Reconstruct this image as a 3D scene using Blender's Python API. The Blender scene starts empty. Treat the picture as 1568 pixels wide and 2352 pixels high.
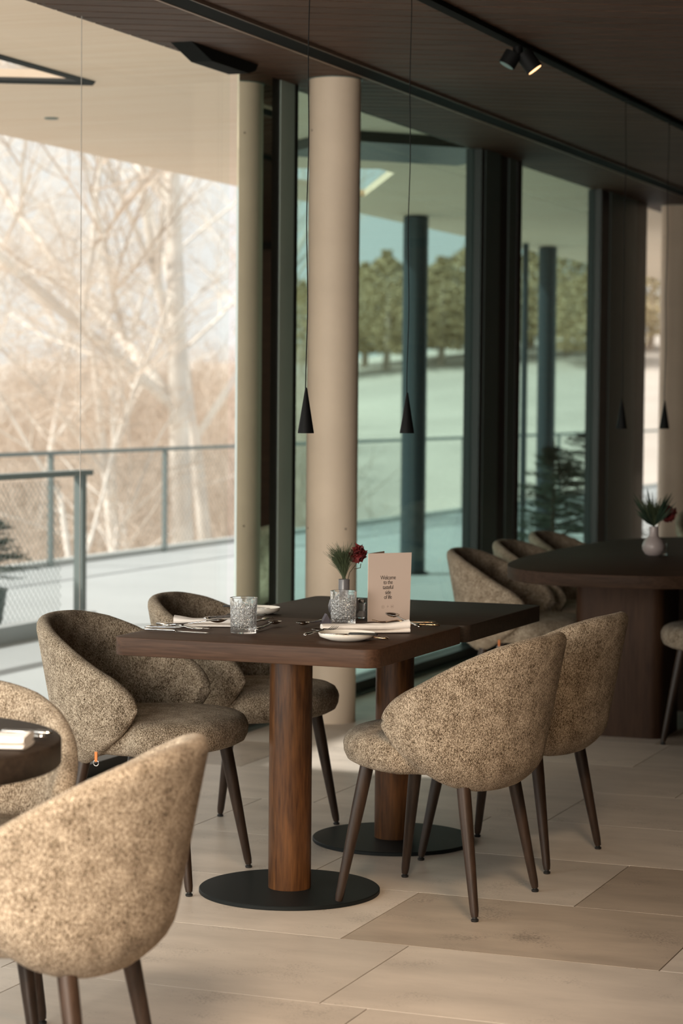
import bpy, bmesh, math, random
from mathutils import Vector, Matrix, noise
from mathutils.geometry import tessellate_polygon

# ------------------------------------------------------------------ camera
F_PX = 5268.0
YAW, PITCH, ROLL = (math.radians(v) for v in (21.5, -2.783, 0.503))
CAM = Vector((0, 0, 1.4))
fw = Vector((-math.sin(YAW) * math.cos(PITCH), math.cos(YAW) * math.cos(PITCH), math.sin(PITCH)))
_rt = Vector((math.cos(YAW), math.sin(YAW), 0))
_up = _rt.cross(fw)
rt = _rt * math.cos(ROLL) + _up * math.sin(ROLL)
up = -_rt * math.sin(ROLL) + _up * math.cos(ROLL)
scene = bpy.context.scene
COL = scene.collection
cd = bpy.data.cameras.new('camera')
cam = bpy.data.objects.new('camera', cd)
COL.objects.link(cam)
m = Matrix((rt, up, -fw)).transposed().to_4x4()
m.translation = CAM
cam.matrix_world = m
cd.sensor_fit = 'VERTICAL'
cd.sensor_height = 36
cd.lens = F_PX / 2352 * 36
cd.dof.use_dof = True
cd.dof.focus_distance = 6.3
cd.dof.aperture_fstop = 4.2
cd.clip_end = 500
scene.camera = cam

# ------------------------------------------------------------------ world, sun, window daylight, fill lamps, exposure
w = bpy.data.worlds.new('sky')
scene.world = w
w.use_nodes = True
nt = w.node_tree
bg = nt.nodes['Background']
bg.inputs['Color'].default_value = (0.90, 0.88, 0.86, 1)
bg.inputs['Strength'].default_value = 1.1

def light(name, kind, loc, target, energy, color, size=1, size_y=None, spot=None):
    ld = bpy.data.lights.new(name, kind)
    ld.energy = energy
    ld.color = color
    if kind == 'AREA':
        ld.shape = 'RECTANGLE'; ld.size = size; ld.size_y = size_y or size
    elif kind == 'SUN':
        ld.angle = math.radians(size)
    else:
        ld.shadow_soft_size = size
        if spot:
            ld.spot_size = math.radians(spot); ld.spot_blend = 0.8
    o = bpy.data.objects.new(name, ld)
    COL.objects.link(o)
    o.location = loc
    d = Vector(target) - Vector(loc)
    o.rotation_euler = d.to_track_quat('-Z', 'Y').to_euler()
    return o

light('sun', 'SUN', (0, 0, 0), (0.6, 0.4, -0.72), 5.4, (1.0, 0.93, 0.86), 1.5)
# daylight through the long window wall beside the camera, plus an added warm fill lamp behind it
light('window_daylight', 'AREA', (-3.86, 2.7, 1.5), (-0.6, 6.0, 0.7), 105, (0.97, 0.98, 0.93), 5.0, 2.3)
light('rear_window_daylight', 'AREA', (-2.2, -2.1, 1.6), (-1.9, 6, 0.7), 400, (1.0, 0.88, 0.74), 2.8, 1.9)
light('ceiling_spot_lamp', 'SPOT', (-0.5, 3.4, 2.7), (-1.15, 4.75, 0), 85, (1.0, 0.58, 0.32), 0.30, spot=70)
light('ceiling_spot_lamp', 'SPOT', (-0.9, 1.3, 2.7), (-1.95, 3.7, 0.5), 950, (1.0, 0.80, 0.60), 0.30, spot=38)  # added to brighten the foreground chair back, no fixture modelled
light('ceiling_spot_lamp', 'SPOT', (-0.7, 3.3, 2.7), (-1.85, 6.2, 0.5), 220, (1.0, 0.74, 0.48), 0.30, spot=32)  # added to lift the right-hand chair backs, no fixture modelled
scene.view_settings.view_transform = 'Standard'
scene.view_settings.look = 'None'
scene.view_settings.exposure = 0.0
scene.view_settings.gamma = 1.0
scene.view_settings.use_curve_mapping = False
scene.cycles.max_bounces = 8
scene.cycles.transparent_max_bounces = 12
scene.cycles.use_adaptive_sampling = True
scene.cycles.adaptive_threshold = 0.02
scene.cycles.sample_clamp_indirect = 6
scene.cycles.use_denoising = True

# ------------------------------------------------------------------ helpers
def ray(px, py):
    return fw + rt * ((px - 784) / F_PX) - up * ((py - 1176) / F_PX)
def atz(px, py, z=0.0):
    v = ray(px, py); return CAM + v * ((z - 1.4) / v.z)
def atx(px, py, x):
    v = ray(px, py); return CAM + v * (x / v.x)

def tag(o, label=None, cat=None, group=None, kind=None):
    if label: o['label'] = label
    if cat: o['category'] = cat
    if group: o['group'] = group
    if kind: o['kind'] = kind
    return o
def empty(name, loc=(0, 0, 0), rz=0.0, label=None, cat=None, group=None, kind=None):
    o = bpy.data.objects.new(name, None)
    o.empty_display_size = 0.1
    COL.objects.link(o)
    o.location = loc; o.rotation_euler = (0, 0, rz)
    return tag(o, label, cat, group, kind)
def link(name, me, mat=None, parent=None, smooth=False, loc=None, rz=None, angle=None):
    o = bpy.data.objects.new(name, me)
    COL.objects.link(o)
    if mat and not me.materials: me.materials.append(mat)
    if parent: o.parent = parent
    if smooth:
        for p in me.polygons: p.use_smooth = True
    if angle is not None:
        for p in me.polygons: p.use_smooth = True
        try: me.set_sharp_from_angle(angle=math.radians(angle))
        except Exception: pass
    if loc is not None: o.location = loc
    if rz is not None: o.rotation_euler = (0, 0, rz)
    return o
def copy_tree(o, parent=None):
    c = o.copy(); COL.objects.link(c)
    if parent: c.parent = parent
    for ch in list(o.children): copy_tree(ch, c)
    return c

class MB:
    """collects verts/faces into one mesh"""
    def __init__(s): s.v = []; s.f = []
    def add(s, v, f):
        n = len(s.v); s.v += [tuple(p) for p in v]; s.f += [tuple(i + n for i in q) for q in f]; return s
    def box(s, x0, x1, y0, y1, z0, z1):
        v = [(x, y, z) for z in (z0, z1) for y in (y0, y1) for x in (x0, x1)]
        return s.add(v, [(0, 2, 3, 1), (4, 5, 7, 6), (0, 1, 5, 4), (2, 6, 7, 3), (0, 4, 6, 2), (1, 3, 7, 5)])
    def prism(s, poly, z0, z1):
        n = len(poly)
        a = sum(poly[i][0] * poly[(i + 1) % n][1] - poly[(i + 1) % n][0] * poly[i][1] for i in range(n))
        if a < 0: poly = poly[::-1]
        v = [(p[0], p[1], z0) for p in poly] + [(p[0], p[1], z1) for p in poly]
        return s.add(v, [tuple(range(n - 1, -1, -1)), tuple(range(n, 2 * n))] + [(i, (i + 1) % n, n + (i + 1) % n, n + i) for i in range(n)])
    def tube(s, pts, rad, n=8, caps=True):
        pts = [Vector(p) for p in pts]
        if not hasattr(rad, '__len__'): rad = [rad] * len(pts)
        v = []; f = []; ref = None
        for i, p in enumerate(pts):
            d = (pts[min(i + 1, len(pts) - 1)] - pts[max(i - 1, 0)]).normalized()
            if ref is None:
                ref = Vector((1, 0, 0)) if abs(d.x) < 0.8 else Vector((0, 1, 0))
            a = (ref - d * ref.dot(d)).normalized(); b = d.cross(a); ref = a
            for k in range(n):
                t = 2 * math.pi * k / n
                v.append(p + (a * math.cos(t) + b * math.sin(t)) * rad[i])
        for i in range(len(pts) - 1):
            for k in range(n):
                f.append((i * n + k, i * n + (k + 1) % n, (i + 1) * n + (k + 1) % n, (i + 1) * n + k))
        if caps:
            f.append(tuple(range(n - 1, -1, -1))); f.append(tuple(range((len(pts) - 1) * n, len(pts) * n)))
        return s.add(v, f)
    def lathe(s, prof, n=32, c=(0, 0), capb=True, capt=True):
        v = [(c[0] + r * math.cos(2 * math.pi * k / n), c[1] + r * math.sin(2 * math.pi * k / n), z) for r, z in prof for k in range(n)]
        f = [(i * n + k, i * n + (k + 1) % n, (i + 1) * n + (k + 1) % n, (i + 1) * n + k) for i in range(len(prof) - 1) for k in range(n)]
        if capb: f.append(tuple(range(n - 1, -1, -1)))
        if capt: f.append(tuple(range((len(prof) - 1) * n, len(prof) * n)))
        return s.add(v, f)
    def mesh(s, name):
        me = bpy.data.meshes.new(name); me.from_pydata(s.v, [], s.f); me.update(); return me
    def build(s, name, mat, parent=None, **k):
        return link(name, s.mesh(name), mat, parent, **k)

def clip(poly, a, b, c):
    """keep a*x+b*y<=c"""
    out = []
    for i in range(len(poly)):
        p, q = poly[i], poly[(i + 1) % len(poly)]
        dp, dq = a * p[0] + b * p[1] - c, a * q[0] + b * q[1] - c
        if dp <= 0: out.append(p)
        if dp * dq < 0:
            t = dp / (dp - dq); out.append((p[0] + (q[0] - p[0]) * t, p[1] + (q[1] - p[1]) * t))
    return out
def bevel_mesh(me, off, seg=2, angle=30):
    bm = bmesh.new(); bm.from_mesh(me)
    es = [e for e in bm.edges if e.is_manifold and e.calc_face_angle(0) > math.radians(angle)]
    bmesh.ops.bevel(bm, geom=es, offset=off, segments=seg, affect='EDGES', profile=0.5)
    bm.to_mesh(me); bm.free(); me.update()
    return me

# ------------------------------------------------------------------ materials
def mat_new(name):
    m = bpy.data.materials.new(name); m.use_nodes = True
    return m, m.node_tree, m.node_tree.nodes['Principled BSDF']
def plain(name, col, rough=0.5, metal=0.0, spec=0.5, var=0.0, scale=20, bump=0.0):
    m, t, b = mat_new(name)
    b.inputs['Base Color'].default_value = (*col, 1)
    b.inputs['Roughness'].default_value = rough
    b.inputs['Metallic'].default_value = metal
    b.inputs['Specular IOR Level'].default_value = spec
    if var or bump:
        tc = t.nodes.new('ShaderNodeTexCoord'); n = t.nodes.new('ShaderNodeTexNoise')
        n.inputs['Scale'].default_value = scale; n.inputs['Detail'].default_value = 6
        t.links.new(tc.outputs['Object'], n.inputs['Vector'])
        if var:
            r = t.nodes.new('ShaderNodeValToRGB')
            r.color_ramp.elements[0].position = 0.3; r.color_ramp.elements[1].position = 0.7
            r.color_ramp.elements[0].color = (*[c * (1 - var) for c in col], 1)
            r.color_ramp.elements[1].color = (*[min(1, c * (1 + var)) for c in col], 1)
            t.links.new(n.outputs['Fac'], r.inputs['Fac']); t.links.new(r.outputs['Color'], b.inputs['Base Color'])
        if bump:
            bp = t.nodes.new('ShaderNodeBump'); bp.inputs['Strength'].default_value = bump; bp.inputs['Distance'].default_value = 0.01
            t.links.new(n.outputs['Fac'], bp.inputs['Height']); t.links.new(bp.outputs['Normal'], b.inputs['Normal'])
    return m
def wood(name, dark, lightc, scale=(4, 4, 60), rough=0.45, rotz=0.0, bump=0.15, fine=3.0, spec=0.4, rnd=0.0):
    m, t, b = mat_new(name)
    tc = t.nodes.new('ShaderNodeTexCoord'); mp = t.nodes.new('ShaderNodeMapping')
    mp.inputs['Scale'].default_value = scale; mp.inputs['Rotation'].default_value = (0, 0, rotz)
    t.links.new(tc.outputs['Object'], mp.inputs['Vector'])
    n1 = t.nodes.new('ShaderNodeTexNoise'); n1.inputs['Scale'].default_value = 1.0; n1.inputs['Detail'].default_value = 8; n1.inputs['Distortion'].default_value = 0.6
    n2 = t.nodes.new('ShaderNodeTexNoise'); n2.inputs['Scale'].default_value = fine; n2.inputs['Detail'].default_value = 4
    t.links.new(mp.outputs['Vector'], n1.inputs['Vector']); t.links.new(mp.outputs['Vector'], n2.inputs['Vector'])
    mx = t.nodes.new('ShaderNodeMix'); mx.data_type = 'FLOAT'; mx.inputs['Factor'].default_value = 0.45
    t.links.new(n1.outputs['Fac'], mx.inputs[2]); t.links.new(n2.outputs['Fac'], mx.inputs[3])
    r = t.nodes.new('ShaderNodeValToRGB')
    r.color_ramp.elements[0].position = 0.34; r.color_ramp.elements[1].position = 0.66
    r.color_ramp.elements[0].color = (*dark, 1); r.color_ramp.elements[1].color = (*lightc, 1)
    t.links.new(mx.outputs[0], r.inputs['Fac'])
    src = r.outputs['Color']
    if rnd:
        oi = t.nodes.new('ShaderNodeObjectInfo'); hs = t.nodes.new('ShaderNodeHueSaturation')
        mr = t.nodes.new('ShaderNodeMapRange'); mr.inputs['To Min'].default_value = 1 - rnd; mr.inputs['To Max'].default_value = 1 + rnd
        t.links.new(oi.outputs['Random'], mr.inputs['Value']); t.links.new(mr.outputs['Result'], hs.inputs['Value'])
        t.links.new(src, hs.inputs['Color']); src = hs.outputs['Color']
    t.links.new(src, b.inputs['Base Color'])
    bp = t.nodes.new('ShaderNodeBump'); bp.inputs['Strength'].default_value = bump; bp.inputs['Distance'].default_value = 0.004
    t.links.new(mx.outputs[0], bp.inputs['Height']); t.links.new(bp.outputs['Normal'], b.inputs['Normal'])
    b.inputs['Roughness'].default_value = rough; b.inputs['Specular IOR Level'].default_value = spec
    return m
def fabric(name, dark, mid, lightc):
    m, t, b = mat_new(name)
    tc = t.nodes.new('ShaderNodeTexCoord')
    a = t.nodes.new('ShaderNodeTexNoise'); a.inputs['Scale'].default_value = 640; a.inputs['Detail'].default_value = 2; a.inputs['Roughness'].default_value = 0.6; a.inputs['Distortion'].default_value = 0.6
    mp = t.nodes.new('ShaderNodeMapping'); mp.inputs['Scale'].default_value = (1, 1, 0.35)
    t.links.new(tc.outputs['Object'], mp.inputs['Vector'])
    v = t.nodes.new('ShaderNodeTexNoise'); v.inputs['Scale'].default_value = 470; v.inputs['Detail'].default_value = 2; v.inputs['Distortion'].default_value = 0.8
    t.links.new(tc.outputs['Object'], a.inputs['Vector']); t.links.new(mp.outputs['Vector'], v.inputs['Vector'])
    mx = t.nodes.new('ShaderNodeMix'); mx.data_type = 'FLOAT'; mx.inputs['Factor'].default_value = 0.42
    t.links.new(a.outputs['Fac'], mx.inputs[2]); t.links.new(v.outputs['Fac'], mx.inputs[3])
    big = t.nodes.new('ShaderNodeTexNoise'); big.inputs['Scale'].default_value = 22; big.inputs['Detail'].default_value = 3
    t.links.new(tc.outputs['Object'], big.inputs['Vector'])
    m2 = t.nodes.new('ShaderNodeMix'); m2.data_type = 'FLOAT'; m2.inputs['Factor'].default_value = 0.12
    t.links.new(mx.outputs[0], m2.inputs[2]); t.links.new(big.outputs['Fac'], m2.inputs[3])
    r = t.nodes.new('ShaderNodeValToRGB'); e = r.color_ramp.elements
    e[0].position = 0.43; e[0].color = (*dark, 1); e[1].position = 0.57; e[1].color = (*lightc, 1)
    k = e.new(0.49); k.color = (*mid, 1)
    t.links.new(m2.outputs[0], r.inputs['Fac']); t.links.new(r.outputs['Color'], b.inputs['Base Color'])
    bp = t.nodes.new('ShaderNodeBump'); bp.inputs['Strength'].default_value = 0.75; bp.inputs['Distance'].default_value = 0.004
    t.links.new(mx.outputs[0], bp.inputs['Height']); t.links.new(bp.outputs['Normal'], b.inputs['Normal'])
    b.inputs['Roughness'].default_value = 0.95; b.inputs['Specular IOR Level'].default_value = 0.1
    b.inputs['Sheen Weight'].default_value = 0.08; b.inputs['Sheen Roughness'].default_value = 0.5
    return m
def stone(name, col, var, pit=0.5):
    m, t, b = mat_new(name)
    tc = t.nodes.new('ShaderNodeTexCoord'); oi = t.nodes.new('ShaderNodeObjectInfo')
    ad = t.nodes.new('ShaderNodeVectorMath'); ad.operation = 'ADD'
    sc = t.nodes.new('ShaderNodeVectorMath'); sc.operation = 'SCALE'; sc.inputs[0].default_value = (7, 5, 3)
    t.links.new(oi.outputs['Random'], sc.inputs['Scale'])
    t.links.new(tc.outputs['Object'], ad.inputs[0]); t.links.new(sc.outputs[0], ad.inputs[1])
    mp = t.nodes.new('ShaderNodeMapping'); mp.inputs['Scale'].default_value = (1.2, 3.2, 1)
    t.links.new(ad.outputs[0], mp.inputs['Vector'])
    n = t.nodes.new('ShaderNodeTexNoise'); n.inputs['Scale'].default_value = 2.2; n.inputs['Detail'].default_value = 9; n.inputs['Roughness'].default_value = 0.62
    t.links.new(mp.outputs['Vector'], n.inputs['Vector'])
    r = t.nodes.new('ShaderNodeValToRGB'); e = r.color_ramp.elements
    e[0].position = 0.3; e[1].position = 0.72
    e[0].color = (*[c * (1 - var) for c in col], 1); e[1].color = (*[min(1, c * (1 + var)) for c in col], 1)
    t.links.new(n.outputs['Fac'], r.inputs['Fac'])
    hs = t.nodes.new('ShaderNodeHueSaturation'); mr = t.nodes.new('ShaderNodeMapRange')
    mr.inputs['To Min'].default_value = 0.9; mr.inputs['To Max'].default_value = 1.1
    t.links.new(oi.outputs['Random'], mr.inputs['Value']); t.links.new(mr.outputs['Result'], hs.inputs['Value']); t.links.new(r.outputs['Color'], hs.inputs['Color'])
    # travertine pits gathered in streaks
    pn = t.nodes.new('ShaderNodeTexNoise'); pn.inputs['Scale'].default_value = 130; pn.inputs['Detail'].default_value = 3
    m3 = t.nodes.new('ShaderNodeMapping'); m3.inputs['Scale'].default_value = (1, 2.2, 1)
    t.links.new(ad.outputs[0], m3.inputs['Vector']); t.links.new(m3.outputs['Vector'], pn.inputs['Vector'])
    cn = t.nodes.new('ShaderNodeTexNoise'); cn.inputs['Scale'].default_value = 6; cn.inputs['Detail'].default_value = 3
    t.links.new(ad.outputs[0], cn.inputs['Vector'])
    ma = t.nodes.new('ShaderNodeMath'); ma.operation = 'MULTIPLY'
    t.links.new(pn.outputs['Fac'], ma.inputs[0]); t.links.new(cn.outputs['Fac'], ma.inputs[1])
    pr = t.nodes.new('ShaderNodeValToRGB'); pe = pr.color_ramp.elements
    pe[0].position = 0.362; pe[0].color = (0, 0, 0, 1); pe[1].position = 0.40; pe[1].color = (1, 1, 1, 1)
    t.links.new(ma.outputs[0], pr.inputs['Fac'])
    pm = t.nodes.new('ShaderNodeMath'); pm.operation = 'MULTIPLY'; pm.inputs[1].default_value = pit
    t.links.new(pr.outputs['Color'], pm.inputs[0])
    mc = t.nodes.new('ShaderNodeMix'); mc.data_type = 'RGBA'
    mc.inputs[7].default_value = (*[c * 0.3 for c in col], 1)
    t.links.new(pm.outputs[0], mc.inputs['Factor']); t.links.new(hs.outputs['Color'], mc.inputs[6])
    t.links.new(mc.outputs[2], b.inputs['Base Color'])
    inv = t.nodes.new('ShaderNodeMath'); inv.operation = 'SUBTRACT'; inv.inputs[0].default_value = 1
    t.links.new(pr.outputs['Color'], inv.inputs[1])
    bp = t.nodes.new('ShaderNodeBump'); bp.inputs['Strength'].default_value = 0.3; bp.inputs['Distance'].default_value = 0.002
    t.links.new(inv.outputs[0], bp.inputs['Height']); t.links.new(bp.outputs['Normal'], b.inputs['Normal'])
    b.inputs['Roughness'].default_value = 0.42; b.inputs['Specular IOR Level'].default_value = 0.35
    return m
def window_glass(name, tint, ior=1.5, rough=0.0):
    m = bpy.data.materials.new(name); m.use_nodes = True; t = m.node_tree; t.nodes.clear()
    o = t.nodes.new('ShaderNodeOutputMaterial'); tr = t.nodes.new('ShaderNodeBsdfTransparent'); gl = t.nodes.new('ShaderNodeBsdfGlossy')
    tr.inputs['Color'].default_value = (*tint, 1); gl.inputs['Roughness'].default_value = rough
    gl.inputs['Color'].default_value = (0.9, 0.95, 0.95, 1)
    fr = t.nodes.new('ShaderNodeFresnel'); fr.inputs['IOR'].default_value = ior
    ge = t.nodes.new('ShaderNodeNewGeometry'); mr = t.nodes.new('ShaderNodeMapRange')   # same reflection on both faces of the thin pane
    mr.inputs['To Min'].default_value = ior; mr.inputs['To Max'].default_value = 1 / ior
    t.links.new(ge.outputs['Backfacing'], mr.inputs['Value']); t.links.new(mr.outputs['Result'], fr.inputs['IOR'])
    mx = t.nodes.new('ShaderNodeMixShader')
    t.links.new(fr.outputs[0], mx.inputs[0]); t.links.new(tr.outputs[0], mx.inputs[1]); t.links.new(gl.outputs[0], mx.inputs[2])
    t.links.new(mx.outputs[0], o.inputs['Surface'])
    return m

M = {}
M['fabric'] = fabric('boucle', (0.040, 0.026, 0.014), (0.225, 0.165, 0.108), (0.66, 0.56, 0.44))
M['leg'] = wood('leg wood', (0.018, 0.010, 0.006), (0.048, 0.027, 0.017), scale=(60, 60, 5), rough=0.42, bump=0.05)
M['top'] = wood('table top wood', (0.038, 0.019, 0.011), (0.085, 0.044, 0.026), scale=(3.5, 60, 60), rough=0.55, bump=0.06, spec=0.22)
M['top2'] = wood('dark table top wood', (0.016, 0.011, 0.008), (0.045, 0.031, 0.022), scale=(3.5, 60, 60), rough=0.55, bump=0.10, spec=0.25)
M['post'] = wood('oak post', (0.036, 0.013, 0.005), (0.155, 0.064, 0.021), scale=(45, 45, 4.5), rough=0.42, bump=0.25)
M['base'] = plain('black powder coat', (0.006, 0.0085, 0.009), 0.55, spec=0.25, var=0.1, scale=300, bump=0.03)
M['cap'] = plain('black plastic', (0.012, 0.012, 0.012), 0.4)
M['plank'] = wood('ceiling plank wood', (0.060, 0.032, 0.021), (0.115, 0.064, 0.042), scale=(2.5, 40, 40), rough=0.6, rotz=-math.radians(30), bump=0.1, rnd=0.12, spec=0.2)
M['ceil'] = plain('ceiling void', (0.012, 0.010, 0.008), 0.9)
M['soffit'] = wood('pale soffit wood', (0.90, 0.67, 0.49), (0.97, 0.77, 0.60), scale=(0.6, 9, 9), rough=0.7, rotz=-math.radians(30), bump=0.0)
M['stone'] = stone('travertine', (0.60, 0.535, 0.47), 0.14, 0.42)
M['stone2'] = stone('grey travertine', (0.40, 0.335, 0.275), 0.2, 0.6)
M['grout'] = plain('grout', (0.13, 0.095, 0.07), 0.9)
M['concrete'] = plain('beige column plaster', (0.68, 0.56, 0.44), 0.62, var=0.07, scale=3.5, bump=0.05)
M['ovalhole'] = plain('brown plug', (0.20, 0.15, 0.11), 0.7)
M['frame'] = plain('anthracite frame', (0.012, 0.014, 0.013), 0.4)
M['frame2'] = plain('grey green frame', (0.38, 0.47, 0.43), 0.35, var=0.04, scale=6)
M['frame3'] = plain('dark green frame', (0.095, 0.14, 0.13), 0.4)
M['clear'] = window_glass('clear glass', (0.97, 0.985, 0.975), 1.15)
M['tint'] = window_glass('teal glass', (0.72, 0.88, 0.84), 1.55)
M['black'] = plain('black metal', (0.006, 0.006, 0.006), 0.6, spec=0.12)
M['matte'] = plain('matte black', (0.010, 0.011, 0.010), 0.85, spec=0.08)
M['terrace'] = plain('terrace slab', (0.44, 0.475, 0.485), 0.55, var=0.05, scale=1.2)
M['hill'] = plain('dry grass hillside', (0.64, 0.565, 0.50), 0.95, var=0.12, scale=0.25)
M['bark'] = plain('pale bark', (0.86, 0.80, 0.74), 0.9, var=0.2, scale=2.0)
M['bark2'] = plain('brown bark', (0.66, 0.56, 0.47), 0.9, var=0.3, scale=2.0)
M['olive'] = plain('olive bushes', (0.46, 0.37, 0.22), 0.9, var=0.4, scale=1.2)
M['rail'] = plain('galvanised rail', (0.20, 0.24, 0.235), 0.5)
M['needle'] = plain('conifer green', (0.020, 0.040, 0.022), 0.7, var=0.4, scale=30)
M['glass'] = None
m_, t_, b_ = mat_new('crystal'); b_.inputs['Base Color'].default_value = (1, 1, 1, 1); b_.inputs['Roughness'].default_value = 0.03
b_.inputs['Transmission Weight'].default_value = 1.0; b_.inputs['IOR'].default_value = 1.48
def whitened_glass(amount):  # white diffuse mixed through the glass, stands in for bright highlights
    m, t, b = mat_new('cut crystal'); b.inputs['Roughness'].default_value = 0.04; b.inputs['Transmission Weight'].default_value = 1.0; b.inputs['IOR'].default_value = 1.48
    b.inputs['Base Color'].default_value = (1, 1, 1, 1)
    d = t.nodes.new('ShaderNodeBsdfTranslucent'); d.inputs['Color'].default_value = (.95, .95, .93, 1)
    f = t.nodes.new('ShaderNodeBsdfDiffuse'); f.inputs['Color'].default_value = (.95, .95, .93, 1)
    a = t.nodes.new('ShaderNodeMixShader'); t.links.new(d.outputs[0], a.inputs[1]); t.links.new(f.outputs[0], a.inputs[2])
    x = t.nodes.new('ShaderNodeMixShader'); x.inputs[0].default_value = amount
    t.links.new(b.outputs[0], x.inputs[1]); t.links.new(a.outputs[0], x.inputs[2]); t.links.new(x.outputs[0], t.nodes['Material Output'].inputs['Surface'])
    return m
M['cut'] = whitened_glass(0.07); M['glass'] = m_
M['steel'] = plain('polished steel', (0.62, 0.60, 0.57), 0.14, metal=1.0)
M['gold'] = plain('warm polished steel', (0.72, 0.50, 0.32), 0.2, metal=1.0)
M['china'] = plain('white stoneware', (0.74, 0.70, 0.64), 0.35, var=0.04, scale=15)
M['cloth'] = plain('white napkin linen', (0.80, 0.74, 0.69), 0.9, var=0.03, scale=80, bump=0.1)
M['paper'] = plain('pink beige card', (0.62, 0.50, 0.435), 0.8)
M['ink'] = plain('print ink', (0.03, 0.026, 0.024), 0.8)
M['ink2'] = plain('pale print ink', (0.30, 0.24, 0.21), 0.8)
M['purple'] = plain('purple card', (0.07, 0.06, 0.075), 0.7)
M['vase'] = plain('mauve grey ceramic', (0.105, 0.10, 0.105), 0.3)
M['vase2'] = plain('mauve ceramic', (0.33, 0.28, 0.275), 0.35)
M['petal'] = plain('dark red petals', (0.10, 0.006, 0.006), 0.6, var=0.4, scale=60)
M['stem'] = plain('green brown stem', (0.045, 0.035, 0.015), 0.7)
M['pine'] = plain('pine needles', (0.050, 0.068, 0.032), 0.6, var=0.3, scale=80)
M['orange'] = plain('orange tab', (0.75, 0.22, 0.05), 0.6)
M['salt'] = plain('white salt', (0.8, 0.8, 0.8), 0.8)
def emit(name, col, s):
    m = bpy.data.materials.new(name); m.use_nodes = True; b = m.node_tree.nodes['Principled BSDF']
    b.inputs['Base Color'].default_value = (0, 0, 0, 1)
    b.inputs['Emission Color'].default_value = (*col, 1); b.inputs['Emission Strength'].default_value = s
    return m
M['lamp'] = emit('warm lamp', (1.0, 0.55, 0.25), 3.0)
# dark coated glass leaf: near opaque, strongly mirroring
md = bpy.data.materials.new('dark coated glass'); md.use_nodes = True; t_ = md.node_tree; t_.nodes.clear()
o_ = t_.nodes.new('ShaderNodeOutputMaterial'); d_ = t_.nodes.new('ShaderNodeBsdfDiffuse'); g_ = t_.nodes.new('ShaderNodeBsdfGlossy'); x_ = t_.nodes.new('ShaderNodeMixShader')
d_.inputs['Color'].default_value = (0.016, 0.024, 0.024, 1); g_.inputs['Color'].default_value = (0.94, 1.0, 0.93, 1); g_.inputs['Roughness'].default_value = 0.03
x_.inputs[0].default_value = 0.92; t_.links.new(d_.outputs[0], x_.inputs[1]); t_.links.new(g_.outputs[0], x_.inputs[2]); t_.links.new(x_.outputs[0], o_.inputs['Surface'])
M['coated'] = md

# ------------------------------------------------------------------ floor
WX = -3.93
CZ = 2.785
fl = MB().box(WX, 3.2, -2.2, 20.0, -0.20, -0.006).build('floor', M['grout'])
tag(fl, kind='structure')
TL, TW = 0.845, 0.6145
rowx = {-1: -1.85, 0: -1.97, 1: -2.16, 2: -1.705, 3: -2.34, 4: -2.145}
rng = random.Random(4)
tile_cache = {}
def tile(x0, x1, y0, y1, mat):
    sx, sy = round(x1 - x0 - 0.0035, 4), round(y1 - y0 - 0.0035, 4)
    key = (sx, sy, mat)
    if key not in tile_cache:
        me = MB().box(-sx / 2, sx / 2, -sy / 2, sy / 2, -0.006, 0.0).mesh('tile')
        me.materials.append(M[mat]); tile_cache[key] = me
    o = link('tile', tile_cache[key], None, fl, loc=((x0 + x1) / 2, (y0 + y1) / 2, 0))
def inview(x, y, z=0.0, mg=250):
    d = Vector((x, y, z)) - CAM; q = d.dot(fw)
    if q < 0.3: return False
    a, b = 784 + F_PX * d.dot(rt) / q, 1176 - F_PX * d.dot(up) / q
    return -mg < a < 1568 + mg and -mg < b < 2352 + mg
for r in range(-3, 21):
    y0 = 4.89 + r * TW if r != 0 else 4.89
    y1 = y0 + TW
    ph = rowx.get(r, -2.0 + rng.random() * TL)
    k = math.floor((WX - ph) / TL)
    while True:
        x0 = ph + k * TL; x1 = x0 + TL; k += 1
        if x0 > -0.2: break
        cx0, cx1 = max(x0, WX + 0.03), x1
        if cx1 - cx0 < 0.03: continue
        if not any(inview(a, b) for a in (cx0, (cx0 + cx1) / 2, cx1) for b in (y0, y1)): continue
        dark = (r == 1 and abs(x0 + 2.16) < 0.02) or (r == 2 and x0 > -1.8) or (r > 3 and rng.random() < 0.15)
        tile(cx0, cx1, y0, y1, 'stone2' if dark else 'stone')

# ------------------------------------------------------------------ ceiling with planks at 30 degrees
ce = MB().box(-4.0, 3.2, -2.2, 20.0, CZ + 0.03, CZ + 0.16).build('ceiling', M['ceil'])
tag(ce, kind='structure')
ca, sa = math.cos(math.radians(30)), math.sin(math.radians(30))
PP = 0.127
for i in range(30, 190):
    c0 = 2.0 + i * PP; c1 = c0 + PP - 0.014      # distance along the normal (-sa, ca)
    poly = [(-4.0, 5.5), (0.3, 5.5), (0.3, 18.5), (-4.0, 18.5)]
    poly = clip(poly, sa, -ca, -c0)
    if len(poly) > 2: poly = clip(poly, -sa, ca, c1)
    if len(poly) < 3: continue
    if not any(inview(x, y, CZ, 100) for x, y in [((p[0] * (1 - u) + q[0] * u), (p[1] * (1 - u) + q[1] * u)) for p, q in zip(poly, poly[1:] + poly[:1]) for u in (0, .25, .5, .75)]): continue
    MB().prism(poly, CZ, CZ + 0.022).build('plank', M['plank'], ce)
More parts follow.
